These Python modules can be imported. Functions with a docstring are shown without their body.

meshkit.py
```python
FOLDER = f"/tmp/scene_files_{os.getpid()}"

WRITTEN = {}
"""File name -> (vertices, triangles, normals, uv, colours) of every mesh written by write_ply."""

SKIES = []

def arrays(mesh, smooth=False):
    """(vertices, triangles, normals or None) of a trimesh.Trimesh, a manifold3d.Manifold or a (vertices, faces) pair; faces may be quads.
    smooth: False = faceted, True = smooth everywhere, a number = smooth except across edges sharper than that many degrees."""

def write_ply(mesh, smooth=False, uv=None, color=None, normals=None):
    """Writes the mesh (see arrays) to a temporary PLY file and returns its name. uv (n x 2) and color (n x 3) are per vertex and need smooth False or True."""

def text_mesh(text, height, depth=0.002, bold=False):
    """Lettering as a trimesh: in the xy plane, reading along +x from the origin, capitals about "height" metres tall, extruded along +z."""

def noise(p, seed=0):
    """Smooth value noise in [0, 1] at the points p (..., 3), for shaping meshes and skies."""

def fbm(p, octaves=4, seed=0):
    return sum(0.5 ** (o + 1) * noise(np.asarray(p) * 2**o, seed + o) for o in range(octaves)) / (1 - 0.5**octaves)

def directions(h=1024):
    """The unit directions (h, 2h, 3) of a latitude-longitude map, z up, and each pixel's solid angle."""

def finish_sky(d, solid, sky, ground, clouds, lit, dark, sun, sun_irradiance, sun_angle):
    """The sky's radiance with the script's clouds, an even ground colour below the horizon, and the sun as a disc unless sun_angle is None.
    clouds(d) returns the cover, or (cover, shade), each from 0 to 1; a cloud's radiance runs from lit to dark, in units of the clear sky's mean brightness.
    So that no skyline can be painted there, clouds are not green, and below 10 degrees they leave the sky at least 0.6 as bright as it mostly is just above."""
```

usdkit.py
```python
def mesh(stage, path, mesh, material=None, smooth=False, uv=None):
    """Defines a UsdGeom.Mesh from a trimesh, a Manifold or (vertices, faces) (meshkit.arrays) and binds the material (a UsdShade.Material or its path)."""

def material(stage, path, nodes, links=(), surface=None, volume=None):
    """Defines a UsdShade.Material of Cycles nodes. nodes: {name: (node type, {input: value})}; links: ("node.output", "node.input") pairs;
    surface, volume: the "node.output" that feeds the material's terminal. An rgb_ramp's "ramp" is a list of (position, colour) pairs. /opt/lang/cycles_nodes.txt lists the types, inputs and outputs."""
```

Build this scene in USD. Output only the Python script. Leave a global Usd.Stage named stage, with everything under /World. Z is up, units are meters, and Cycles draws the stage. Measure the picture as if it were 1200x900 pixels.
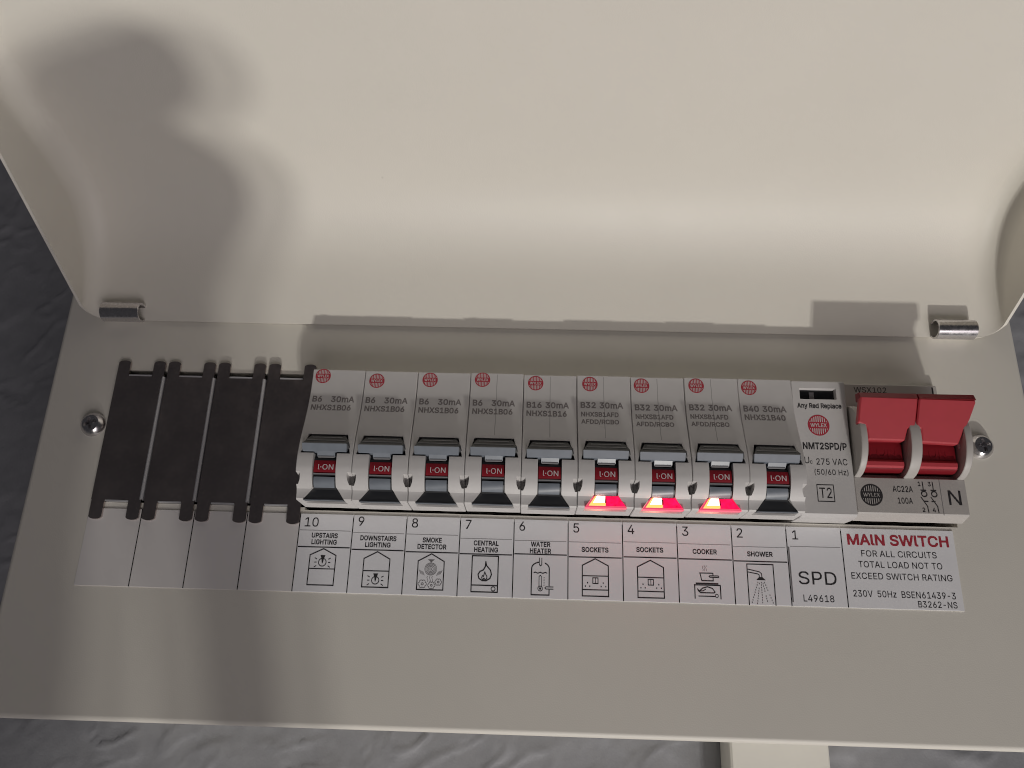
import math, glob, random
import numpy as np, trimesh, usdkit, meshkit
import manifold3d as m3
from shapely.geometry import Polygon, LineString, Point, box as sbox
from shapely import affinity, ops
from pxr import Usd, UsdGeom, UsdLux, UsdShade, Gf, Sdf

stage = Usd.Stage.CreateInMemory()
UsdGeom.SetStageUpAxis(stage, UsdGeom.Tokens.z)
UsdGeom.SetStageMetersPerUnit(stage, 1.0)
UsdGeom.Xform.Define(stage, '/World')
UsdGeom.Scope.Define(stage, '/World/Looks')
MM = 0.001
# All building below is in millimetres: x to the right along the unit, d out of the front panel towards the viewer, z up.
# World = (x, -d, z) * 0.001

# ------------------------------------------------------------------ camera
cam = UsdGeom.Camera.Define(stage, '/World/camera')
cam.CreateHorizontalApertureAttr(36.0); cam.CreateVerticalApertureAttr(27.0)
cam.CreateFocalLengthAttr(27.0); cam.CreateClippingRangeAttr(Gf.Vec2f(0.005, 50))
cam.CreateFStopAttr(0.0)
cam.CreateExposureAttr(0.08)
PITCH, YAW, ROLL = 0.328426376, 0.0158644296, -0.0241044572
CPOS = (76.2288796, 258.345581, -14.8210147)      # x, d, z in mm
def Rz(a): c, s = math.cos(a), math.sin(a); return np.array([[c,-s,0],[s,c,0],[0,0,1]])
def Rx(a): c, s = math.cos(a), math.sin(a); return np.array([[1,0,0],[0,c,-s],[0,s,c]])
def Ry(a): c, s = math.cos(a), math.sin(a); return np.array([[c,0,s],[0,1,0],[-s,0,c]])
Rw = Ry(ROLL) @ Rx(PITCH) @ Rz(YAW)               # extrinsic z, x, y
right, fwd, up = Rw[:, 0], Rw[:, 1], Rw[:, 2]
m = np.eye(4); m[0, :3] = right; m[1, :3] = up; m[2, :3] = -fwd
m[3, :3] = np.array([CPOS[0], -CPOS[1], CPOS[2]]) * MM
cam.AddTransformOp().Set(Gf.Matrix4d(*m.ravel().tolist()))

# ------------------------------------------------------------------ light
LAMPS = [((560, 1000, -2420), 27.0, 0.54), ((495, 1010, -2435), 27.0, 0.46)]   # unseen lamps lighting the unit from below: x, d, z, radius mm, share of the power
LAMP_POWER = 1120.0
AMBIENT = 0.032
FILL_LIGHT = 2.45
dome = UsdLux.DomeLight.Define(stage, '/World/room_glow')
wm = usdkit.material(stage, '/World/Looks/room_air', {'b': ('background_shader', {'color': (0.95, 0.93, 1.0), 'strength': AMBIENT})}, surface='b.background')
UsdShade.MaterialBindingAPI.Apply(dome.GetPrim()).Bind(wm)
for i, (pos, r, share) in enumerate(LAMPS):
    l = UsdLux.SphereLight.Define(stage, f'/World/lamp_{i:03d}' if i else '/World/lamp')
    l.CreateRadiusAttr(r * MM); l.CreateNormalizeAttr(True)
    l.CreateIntensityAttr(LAMP_POWER * share / 30.0); l.CreateColorAttr(Gf.Vec3f(1.0, 0.96, 0.895))
    l.AddTranslateOp().Set(Gf.Vec3d(pos[0] * MM, -pos[1] * MM, pos[2] * MM))

# added fill, out of view, lifting the shadows: a big soft source low to the right, 2.4 m away
rl = UsdLux.RectLight.Define(stage, '/World/fill_light')
rl.CreateWidthAttr(1.3); rl.CreateHeightAttr(1.3); rl.CreateNormalizeAttr(False); rl.CreateIntensityAttr(FILL_LIGHT); rl.CreateColorAttr(Gf.Vec3f(1.0, 0.92, 0.935))
P0 = np.array([0.80, -1.45, -1.85]); zz = P0 - np.array([0.08, 0, 0.05]); zz /= np.linalg.norm(zz)
xx = np.cross([0, 0, 1.0], zz); xx /= np.linalg.norm(xx); yy = np.cross(zz, xx)
mm = np.eye(4); mm[0, :3] = xx; mm[1, :3] = yy; mm[2, :3] = zz; mm[3, :3] = P0
rl.AddTransformOp().Set(Gf.Matrix4d(*mm.ravel().tolist()))

# ------------------------------------------------------------------ materials
def mat(name, color, rough=0.5, metal=0.0, noise=0.0, nscale=60.0, bump=0.0, bscale=1500.0, spec=0.5, coat=0.0, emit=None, estr=0.0, rnoise=0.0):
    n = {'p': ('principled_bsdf', {'base_color': color, 'roughness': rough, 'metallic': metal, 'specular_ior_level': spec, 'coat_weight': coat})}
    L = []
    if emit is not None:
        n['p'][1].update(emission_color=emit, emission_strength=estr)
    if noise or bump or rnoise:
        n['g'] = ('geometry', {})
    if noise:
        lo = tuple(c * (1 - noise) for c in color); hi = tuple(min(1, c * (1 + noise)) for c in color)
        n['n'] = ('noise_texture', {'scale': nscale, 'detail': 5.0, 'roughness': 0.6})
        n['r'] = ('rgb_ramp', {'ramp': [(0.3, lo), (0.7, hi)]})
        L += [('g.position', 'n.vector'), ('n.fac', 'r.fac'), ('r.color', 'p.base_color')]
    if rnoise:
        n['rn'] = ('noise_texture', {'scale': nscale * 2, 'detail': 4.0})
        n['rm'] = ('map_range', {'from_min': 0.3, 'from_max': 0.7, 'to_min': rough - rnoise, 'to_max': rough + rnoise})
        L += [('g.position', 'rn.vector'), ('rn.fac', 'rm.value'), ('rm.result', 'p.roughness')]
    if bump:
        n['bn'] = ('noise_texture', {'scale': bscale, 'detail': 2.0})
        n['b'] = ('bump', {'strength': bump, 'distance': 0.0002})
        L += [('g.position', 'bn.vector'), ('bn.fac', 'b.height'), ('b.normal', 'p.normal')]
    return usdkit.material(stage, '/World/Looks/' + name, n, L, surface='p.BSDF')

PC = (0.775, 0.745, 0.67)
PANEL = usdkit.material(stage, '/World/Looks/cream_powder_coat', {
    'g': ('geometry', {}), 'n': ('noise_texture', {'scale': 25.0, 'detail': 5.0, 'roughness': 0.6}),
    'r': ('rgb_ramp', {'ramp': [(0.3, tuple(c * .99 for c in PC)), (0.7, tuple(c * 1.01 for c in PC))]}),
    'v': ('voronoi_texture', {'scale': 34.0, 'randomness': 1.0}), 'sc': ('separate_color', {}),
    'rad': ('math', {'math_type': 'multiply', 'value2': 0.021}), 'pw': ('math', {'math_type': 'power', 'value2': 5.0}),
    'lt': ('math', {'math_type': 'less_than'}), 'mx': ('mix', {'color2': (0.16, 0.14, 0.12)}), 'dim': ('math', {'math_type': 'multiply', 'value2': 0.75}),
    'rn': ('noise_texture', {'scale': 50.0, 'detail': 4.0}), 'rm': ('map_range', {'from_min': 0.3, 'from_max': 0.7, 'to_min': 0.555, 'to_max': 0.595}),
    'bn': ('noise_texture', {'scale': 2400.0, 'detail': 3.0}), 'b': ('bump', {'strength': 0.22, 'distance': 0.0002}),
    'p': ('principled_bsdf', {'specular_ior_level': 1.0})},
    [('g.position', 'n.vector'), ('n.fac', 'r.fac'), ('g.position', 'v.vector'), ('v.color', 'sc.color'), ('sc.r', 'pw.value1'), ('pw.value', 'rad.value1'), ('v.distance', 'lt.value1'), ('rad.value', 'lt.value2'),
     ('lt.value', 'dim.value1'), ('dim.value', 'mx.fac'), ('r.color', 'mx.color1'), ('mx.color', 'p.base_color'), ('g.position', 'rn.vector'), ('rn.fac', 'rm.value'), ('rm.result', 'p.roughness'),
     ('g.position', 'bn.vector'), ('bn.fac', 'b.height'), ('b.normal', 'p.normal')], surface='p.BSDF')
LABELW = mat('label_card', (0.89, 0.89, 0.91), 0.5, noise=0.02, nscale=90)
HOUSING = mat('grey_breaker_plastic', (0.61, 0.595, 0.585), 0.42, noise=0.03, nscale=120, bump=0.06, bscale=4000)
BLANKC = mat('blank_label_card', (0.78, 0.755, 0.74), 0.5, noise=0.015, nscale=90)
HOUSING2 = mat('grey_switch_plastic', (0.50, 0.475, 0.45), 0.45, noise=0.03, nscale=110, bump=0.06, bscale=4000)
BLACKP = mat('black_plastic', (0.036, 0.038, 0.042), 0.4, bump=0.05, bscale=4000)
LEVERP = mat('lit_lever_plastic', (0.20, 0.225, 0.26), 0.34, noise=0.08, nscale=300)  # paler copy of the lever plastic: light on its faces put into the colour
RIDGEP = mat('ridge_highlight', (0.26, 0.26, 0.27), 0.35)  # paler grey: highlights along ridges and rims are put into the colour
BUTTON = mat('dark_button_plastic', (0.055, 0.058, 0.064), 0.3)
REDWIN = mat('red_flag_plastic', (0.26, 0.012, 0.022), 0.35)
REDSW = mat('red_switch_plastic', (0.50, 0.055, 0.07), 0.40, noise=0.04, nscale=200, bump=0.04, bscale=3000)
REDDK = mat('shaded_red_plastic', (0.24, 0.010, 0.018), 0.4)  # darker copy of the switch red, shade on lever top and drum painted in
INK = mat('black_ink', (0.028, 0.026, 0.028), 0.6)
INKG = mat('grey_ink', (0.20, 0.19, 0.195), 0.6)
INKF = mat('faint_print', (0.21, 0.19, 0.19), 0.6)
INKR = mat('red_ink', (0.42, 0.035, 0.055), 0.55)
INKW = mat('white_ink', (0.72, 0.68, 0.68), 0.5)
CHROME = mat('chrome', (0.72, 0.70, 0.71), 0.24, metal=1.0, rnoise=0.05, nscale=300)
STEEL = mat('dark_steel_plate', (0.52, 0.45, 0.43), 0.26, metal=1.0, noise=0.12, nscale=40, rnoise=0.06)
STEELE = mat('lit_steel_edge', (0.62, 0.62, 0.64), 0.4, metal=0.35)  # paler steel: the light caught by the plate edges is put into the colour
DARKIN = mat('shaded_interior', (0.02, 0.02, 0.021), 0.7)  # near-black backing sheet, shade of the cavity put into its colour
TRUNKM = mat('white_pvc', (0.84, 0.825, 0.765), 0.35, noise=0.02, nscale=50)
SMOKED = mat('smoked_window', (0.016, 0.017, 0.018), 0.12)
LEDHOT = mat('lit_led_window', (0.6, 0.1, 0.1), 0.3, emit=(1.0, 0.46, 0.37), estr=7.5)
LEDAMB = mat('lit_amber_window', (0.6, 0.15, 0.1), 0.3, emit=(1.0, 0.42, 0.10), estr=1.7)
LEDRED = usdkit.material(stage, '/World/Looks/lit_red_window', {'g': ('geometry', {}), 'n': ('noise_texture', {'scale': 700.0, 'detail': 3.0}), 'm': ('map_range', {'from_min': 0.35, 'from_max': 0.65, 'to_min': 0.85, 'to_max': 1.7}),
    'p': ('principled_bsdf', {'base_color': (0.5, 0.01, 0.05), 'roughness': 0.3, 'emission_color': (1.0, 0.004, 0.07)})}, [('g.position', 'n.vector'), ('n.fac', 'm.value'), ('m.result', 'p.emission_strength')], surface='p.BSDF')
LEDRIM = mat('lit_window_rim', (0.6, 0.1, 0.15), 0.3, emit=(1.0, 0.10, 0.19), estr=0.62)
WALLM = usdkit.material(stage, '/World/Looks/painted_relief_wallpaper', {
    'g': ('geometry', {}), 'n': ('noise_texture', {'scale': 120.0, 'detail': 6.0, 'roughness': 0.65}),
    'r': ('rgb_ramp', {'ramp': [(0.3, (0.29, 0.295, 0.315)), (0.7, (0.34, 0.345, 0.365))]}),
    'bn': ('noise_texture', {'scale': 900.0, 'detail': 4.0}), 'b': ('bump', {'strength': 0.25, 'distance': 0.0004}),
    'p': ('principled_bsdf', {'roughness': 0.5, 'specular_ior_level': 0.4})},
    [('g.position', 'n.vector'), ('n.fac', 'r.fac'), ('r.color', 'p.base_color'), ('g.position', 'bn.vector'), ('bn.fac', 'b.height'), ('b.normal', 'p.normal')], surface='p.BSDF')

# ------------------------------------------------------------------ helpers
NAMES = {}
def fresh(parent, name):
    k = parent + '/' + name; n = NAMES.get(k, 0); NAMES[k] = n + 1
    return f'{k}_{n:03d}' if n else k
def data(prim, label=None, cat=None, group=None, kind=None):
    for k, v in (('label', label), ('category', cat), ('group', group), ('kind', kind)):
        if v: prim.SetCustomDataByKey(k, v)
    return prim
def thing(name, label, cat, loc=(0, 0, 0), group=None):
    x = UsdGeom.Xform.Define(stage, fresh('/World', name))
    x.AddTranslateOp().Set(Gf.Vec3d(loc[0] * MM, -loc[1] * MM, loc[2] * MM))
    return data(x.GetPrim(), label, cat, group)
def part(parent, name, meshes, material, smooth=False, label=None):
    """One Mesh prim under parent. meshes are trimeshes in mm with axes (x, -d, z)."""
    ms = meshes if isinstance(meshes, (list, tuple)) else [meshes]
    me = trimesh.util.concatenate([as_tm(q) for q in ms]) if len(ms) > 1 else as_tm(ms[0]).copy()
    me.apply_scale(MM)
    pp = parent if isinstance(parent, str) else str(parent.GetPath())
    p = usdkit.mesh(stage, fresh(pp, name), me, material, smooth=smooth).GetPrim()
    return data(p, label)
def as_tm(q):
    if isinstance(q, m3.Manifold):
        a = q.to_mesh(); return trimesh.Trimesh(np.array(a.vert_properties[:, :3]), np.array(a.tri_verts), process=False)
    return q
def as_man(t):
    return m3.Manifold(m3.Mesh(np.asarray(t.vertices, np.float32), np.asarray(t.faces, np.uint32)))
def bx(x0, x1, d0, d1, z0, z1):
    b = trimesh.creation.box((x1 - x0, d1 - d0, z1 - z0)); b.apply_translation(((x0 + x1) / 2, -(d0 + d1) / 2, (z0 + z1) / 2)); return b
def cbox(x0, x1, d0, d1, z0, z1, r=0.3):
    """Box with chamfered edges."""
    P = []
    for sx, X in ((1, x0), (-1, x1)):
        for sd, D in ((1, d0), (-1, d1)):
            for sz, Z in ((1, z0), (-1, z1)):
                P += [(X + sx * r, -(D + sd * r), Z), (X + sx * r, -D, Z + sz * r), (X, -(D + sd * r), Z + sz * r)]
    return hull(P)
def hull(P):
    return trimesh.convex.convex_hull(np.array(P, float))
def dz(pts): return [(-d, z) for d, z in pts]
def loft_x(pts, x0, x1, b=0.25):
    """Extrudes a (d, z) polygon along x with bevelled ends."""
    pts = np.array(pts, float)
    pg = Polygon(pts)
    if not pg.exterior.is_ccw: pts = pts[::-1]
    e = np.roll(pts, -1, 0) - pts; e /= np.linalg.norm(e, axis=1)[:, None]
    nrm = np.stack([-e[:, 1], e[:, 0]], 1)              # inward for ccw
    a, c = np.roll(nrm, 1, 0), nrm
    off = (a + c) / (1 + (a * c).sum(1))[:, None]
    off *= np.minimum(1, 2.0 / np.maximum(np.linalg.norm(off, axis=1), 1e-9))[:, None]
    ins = pts + off * b
    rings = [(x0, ins), (x0 + b, pts), (x1 - b, pts), (x1, ins)] if b else [(x0, pts), (x1, pts)]
    V = np.vstack([np.column_stack([np.full(len(q), x), -q[:, 0], q[:, 1]]) for x, q in rings]); n = len(pts); F = []
    for k in range(len(rings) - 1):
        for i in range(n):
            j = (i + 1) % n; A, B, C, D = k * n + i, k * n + j, (k + 1) * n + j, (k + 1) * n + i
            F += [(A, B, C), (A, C, D)]
    v2, f2 = trimesh.creation.triangulate_polygon(Polygon(rings[0][1]), engine='earcut')
    idx = [int(np.argmin(((rings[0][1] - v) ** 2).sum(1))) for v in v2]
    for t in f2:
        t = [idx[q] for q in t]
        F.append(tuple(t)); F.append(tuple((len(rings) - 1) * n + q for q in t[::-1]))
    t = trimesh.Trimesh(V, F, process=False); t.fix_normals(); 
    return t
def flat(shape, d=0.0, th=0.05, dfun=None, x=0.0, z=0.0, dens=None):
    """A shapely shape in (x, z) as a thin slab standing on the surface d (or dfun(z))."""
    out = []
    for g in getattr(shape, 'geoms', [shape]):
        if g.is_empty or g.geom_type != 'Polygon' or g.area < 1e-6: continue
        t = trimesh.creation.extrude_polygon(g, th, engine='earcut')
        if dens: 
            t = trimesh.Trimesh(*trimesh.remesh.subdivide_to_size(t.vertices, t.faces, dens))
        v = t.vertices; X = v[:, 0] + x; Z = v[:, 1] + z
        D = (dfun(Z) if dfun else d) + v[:, 2]
        out.append(trimesh.Trimesh(np.column_stack([X, -D, Z]), t.faces, process=False))
    return trimesh.util.concatenate(out)
_T = {}
def glyphs(s, cap, bold=False, width=None, wide=1.0):
    s = s.replace('I', 'l')
    """2D shape of lettering, capitals cap mm high, starting at x = 0 on the baseline z = 0."""
    from PIL import Image, ImageDraw, ImageFont
    key = (s, bold)
    if key not in _T:
        font = ImageFont.truetype(glob.glob('/opt/blender-*/*/datafiles/fonts/Inter.woff2')[0], 64)
        st = 2 if bold else 0
        x0, y0, x1, y1 = font.getbbox(s, anchor='ls', stroke_width=st)
        im = Image.new('L', (int(x1 - x0 + 8), int(y1 - y0 + 8)))
        ImageDraw.Draw(im).text((4 - x0, 4 - y0), s, 255, font, anchor='ls', stroke_width=st)
        on = np.pad(np.asarray(im) > 127, ((0, 0), (1, 1))).astype(np.int8)
        rows, a = np.nonzero(np.diff(on, axis=1) == 1); b = np.nonzero(np.diff(on, axis=1) == -1)[1]
        sh = ops.unary_union([sbox(p, -r - 1, q, -r) for p, q, r in zip(a, b, rows)]).buffer(0.6).buffer(-0.6).simplify(0.75)
        k = 1 / 46.7
        _T[key] = affinity.affine_transform(sh, [k, 0, 0, k, -4 * k, (4 - y0) * k])
    g = _T[key]; w = g.bounds[2] - g.bounds[0]
    sx = (width / w) if width else cap * wide
    return affinity.affine_transform(g, [sx, 0, 0, cap, -g.bounds[0] * sx, 0])
def at(shape, x, z, anchor='l'):
    w = shape.bounds[2]
    return affinity.translate(shape, x - (w if anchor == 'r' else w / 2 if anchor == 'c' else 0), z)
def line(pts, w=0.22): return LineString(pts).buffer(w / 2, cap_style=2, join_style=2)
def ring(x, z, r, w=0.22): return Point(x, z).buffer(r + w / 2, 20).difference(Point(x, z).buffer(max(r - w / 2, 0.01), 20))
def U(*a): return ops.unary_union([q for q in a])

# ------------------------------------------------------------------ the setting: wall
rng = np.random.default_rng(7)
gx = np.concatenate([[-1800, -900, -500, -340], np.arange(-280, 361, 1.6), [420, 560, 900, 2000]])
gz = np.concatenate([[-2600, -1500, -700, -340, -200], np.arange(-150, 281, 1.6), [340, 700, 1200]])
GX, GZ = np.meshgrid(gx, gz)
def wall_relief(X, Z):
    o = np.zeros_like(X)
    p = np.stack([X / 22.0, Z / 22.0, o], -1)
    wx = meshkit.fbm(p * .8 + 11.3, 3, 5) - 0.5; wz = meshkit.fbm(p * .8 + 47.1, 3, 9) - 0.5
    q = np.stack([(X * 0.86 + Z * 0.5) / 13.0 + 2.0 * wx, (Z * 0.86 - X * 0.5) / 9.5 + 2.0 * wz, o], -1)
    n = meshkit.noise(q, 21)
    ridge = np.clip(1 - np.abs(2 * n - 1) * 3.4, 0, 1) ** 1.2
    mask = np.clip((meshkit.fbm(p * 1.1 + 5, 2, 61) - 0.34) * 4, 0, 1)
    q2 = np.stack([X / 11.0 + 2.2 * wx, Z / 11.0 + 2.2 * wz, o], -1)
    plates = np.clip((meshkit.noise(q2 + 9, 77) - 0.42) * 5, 0, 1)
    fine = meshkit.fbm(np.stack([X / 4.5, Z / 4.5, o], -1), 2, 33)
    return 0.9 * ridge * mask + 0.55 * plates + 0.5 * meshkit.fbm(p, 2, 3) + 0.3 * fine
H = wall_relief(GX, GZ)
nx, nz = len(gx), len(gz)
V = np.column_stack([GX.ravel(), -(-102.0 + H.ravel()), GZ.ravel()]) * MM
ii = (np.arange(nz - 1)[:, None] * nx + np.arange(nx - 1)).ravel()
F = np.vstack([np.column_stack([ii, ii + 1, ii + nx + 1]), np.column_stack([ii, ii + nx + 1, ii + nx])])
data(usdkit.mesh(stage, '/World/wall', (V, F), WALLM, smooth=True).GetPrim(), 'grey painted wall with swirling raised relief wallpaper', 'wall', kind='structure')

# ------------------------------------------------------------------ cable trunking below the unit
tr = thing('cable_trunking', 'white plastic cable trunking running down the wall below the unit', 'cable trunking', (179, -100, -60))
part(tr, 'channel', loft_x([(0, -600), (17.5, -600), (17.5, 16), (0, 16)], -19, 19, 0.4), TRUNKM)
part(tr, 'cover', cbox(-19.6, 19.6, 15.5, 20.0, -600, 16.5, 0.8), TRUNKM)

# ------------------------------------------------------------------ consumer unit
cu = thing('consumer_unit', 'cream metal consumer unit on the wall with its lid swung open', 'consumer unit')
XL, XR, ZB, ZT = -96.0, 249.8, -41.6, 134.0
def rbox(x0, x1, d0, d1, z0, z1, r, n=10):
    P = []
    u = trimesh.creation.icosphere(2, r).vertices
    for X in (x0 + r, x1 - r):
        for D in (d0 + r, d1 - r):
            for Z in (z0 + r, z1 - r):
                P.append(u + np.array([X, -D, Z]))
    return trimesh.convex.convex_hull(np.vstack(P))
cover = as_man(rbox(XL, XR, -40, 0, ZB + 0.5, ZT, 1.8)) ^ as_man(bx(XL - 5, XR + 5, -26, 5, ZB - 5, ZT + 5))
cover = cover - as_man(bx(-71.2, 1.2, -24.5, 5, 27.35, 75.0)) - as_man(bx(1.0, 218.9, -24.5, 5, 26.45, 75.0)) - as_man(bx(XL + 1.5, XR - 1.5, -30, -1.4, ZB + 1.5, 24)) 
part(cu, 'front_cover', cover, PANEL, smooth=35)
part(cu, 'enclosure_box', cbox(XL + 0.8, XR - 0.8, -100, -25.8, ZB + 0.8, ZT - 0.8, 1.0), PANEL)
part(cu, 'dark_backing', bx(-72, 219.5, -24.4, -23, 25.8, 75.6), DARKIN)

# lid: a folded sheet, hinged above the breakers, standing open towards the viewer
def lid_mesh():
    E0, e = np.array([1.6, 93.9]), np.array([1.0, 0.46]); e /= np.linalg.norm(e)
    nrm = np.array([e[1], -e[0]])                       # from the roof down to the edge plane
    key = np.array([(1.6, 93.9), (5.2, 106.0), (8.6, 116.5), (13.2, 124.4), (19.5, 131.2), (27, 135.8), (36, 138.6), (50, 141.0), (74, 144.4), (90, 146.6), (102.0, 147.9)])
    from scipy.interpolate import PchipInterpolator
    t = np.concatenate([[0], np.cumsum(np.linalg.norm(np.diff(key, axis=0), axis=1))])
    ts = np.concatenate([np.linspace(0, 6, 9)[:-1], np.linspace(6, t[-1] - 4, 90)[:-1], np.linspace(t[-1] - 4, t[-1], 8)])
    Q = np.column_stack([PchipInterpolator(t, key[:, 0])(ts), PchipInterpolator(t, key[:, 1])(ts)])
    from scipy.ndimage import gaussian_filter1d
    fine = np.linspace(0, t[-1], 800); QF = np.column_stack([PchipInterpolator(t, key[:, 0])(fine), PchipInterpolator(t, key[:, 1])(fine)])
    ext = np.vstack([2 * QF[0] - QF[1:120][::-1], QF, 2 * QF[-1] - QF[-120:-1][::-1]])
    QF = gaussian_filter1d(ext, 28, axis=0)[119:119 + 800]
    Q = np.column_stack([np.interp(ts, fine, QF[:, 0]), np.interp(ts, fine, QF[:, 1])])
    Hh = np.maximum((E0 - Q) @ nrm, 0.0)                # height of the cheek at each station
    x0, x1, R = -86.0, 241.8, 8.0
    rows = []
    for q, h, tt in zip(Q, Hh, ts):
        # rounded outer corner at the free end
        back = t[-1] - tt; Rc = 9.0
        cut = Rc - math.sqrt(max(Rc * Rc - (Rc - back) ** 2, 0)) if back < Rc else 0.0
        hh = max(h * (1 - cut / Rc), 0)
        th = math.acos(max(-1, 1 - min(hh, R) / R))
        side = [(R * math.sin(a) , R * (1 - math.cos(a))) for a in np.linspace(0, th, 9)]
        ends = np.linspace(side[-1][1], hh, 6)[1:] if hh > R else np.full(5, side[-1][1])
        side += [(side[-1][0], y) for y in ends]
        L = [(x0 + R - sx, y) for sx, y in side][::-1]; Rr = [(x1 - R + sx, y) for sx, y in side]
        mid = [(x, 0) for x in np.linspace(x0 + R, x1 - R, 26)[1:-1]]
        rows.append([(x, -(q[0] + nrm[0] * y), q[1] + nrm[1] * y) for x, y in L + mid + Rr])
    G = np.array(rows); a, b = G.shape[:2]
    dist = np.minimum(G[:, :, 0] - x0, x1 - G[:, :, 0])  # the free edge is gently crowned
    G[:, :, 1] += 12.0 * np.exp(-np.maximum(dist, 0) / 22.0) * np.clip(1 - (t[-1] - ts)[:, None] / 34.0, 0, 1) ** 1.2
    V = G.reshape(-1, 3); ii = (np.arange(a - 1)[:, None] * b + np.arange(b - 1)).ravel()
    F = np.vstack([np.column_stack([ii, ii + 1, ii + b + 1]), np.column_stack([ii, ii + b + 1, ii + b])])
    s = trimesh.Trimesh(V, F, process=False)
    n = np.zeros_like(V); fn = np.cross(V[F[:, 1]] - V[F[:, 0]], V[F[:, 2]] - V[F[:, 0]])
    for k in range(3): np.add.at(n, F[:, k], fn)
    n /= np.maximum(np.linalg.norm(n, axis=1, keepdims=True), 1e-12)
    c = np.array([78, -40, 110.0])
    if ((c - V) * n).sum() < 0: n = -n
    O = V - n * 1.0
    N = len(V); loop = np.concatenate([np.arange(b), (np.arange(1, a) * b + b - 1), ((a - 1) * b + np.arange(b - 2, -1, -1)), (np.arange(a - 2, 0, -1) * b)])
    S = []
    for i, j in zip(loop, np.roll(loop, -1)): S += [(i, j, j + N), (i, j + N, i + N)]
    tm = trimesh.Trimesh(np.vstack([V, O]), np.vstack([F, F[:, ::-1] + N, np.array(S)]), process=False)
    tm.fix_normals()
    return tm
part(cu, 'lid', lid_mesh(), PANEL, smooth=40, label='cream metal lid standing open, folded with curved side cheeks')

def hinge_clip(x0, x1):
    """A curl of bright spring steel: an open tube along x."""
    pts_o, pts_i = [], []
    for a in np.radians(np.linspace(-150, 118, 26)):
        pts_o.append((4.6 + 3.7 * math.cos(a), 95.7 + 3.5 * math.sin(a)))
        pts_i.append((4.6 + 3.0 * math.cos(a), 95.7 + 2.8 * math.sin(a)))
    tail = [(2.0, 99.6), (1.6, 99.0)]
    return loft_x(pts_o + pts_i[::-1], x0, x1, 0.12)
part(cu, 'hinge_clip', hinge_clip(-79.2, -65.2), CHROME, smooth=30)
part(cu, 'hinge_clip', hinge_clip(219.0, 232.6), CHROME, smooth=30)

def screw(x, z, rot):
    prof = [(0, 3.0), (1.6, 2.95), (2.9, 2.55), (3.7, 1.8), (4.2, 0.8), (4.3, 0.05), (0, 0.05)]
    head = trimesh.creation.revolve(np.array(prof), sections=40)
    h = as_man(head)
    for k in range(2):
        c = hull([(sx * l, sy * w, zz) for zz, l, w in ((3.4, 2.55, 0.62), (1.1, 1.2, 0.35)) for sx in (-1, 1) for sy in (-1, 1)])
        c.apply_transform(trimesh.transformations.rotation_matrix(k * math.pi / 2, (0, 0, 1))); h = h - as_man(c)
    c = hull([(0.95 * math.cos(a), 0.95 * math.sin(a), 3.5) for a in np.linspace(0, 6.28, 9)] + [(0.4 * math.cos(a), 0.4 * math.sin(a), 0.6) for a in np.linspace(0, 6.28, 9)])
    h = as_tm(h - as_man(c))
    h.apply_transform(trimesh.transformations.rotation_matrix(rot, (0, 0, 1)))
    h.apply_transform(trimesh.transformations.rotation_matrix(math.pi / 2, (1, 0, 0)))   # z -> -y (towards viewer)
    h.apply_translation((x, 0, z)); return h
part(cu, 'screw', screw(-77.0, 54.4, 0.35), CHROME, smooth=25, label='chrome cross-head screw left of the blanking plates')
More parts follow.
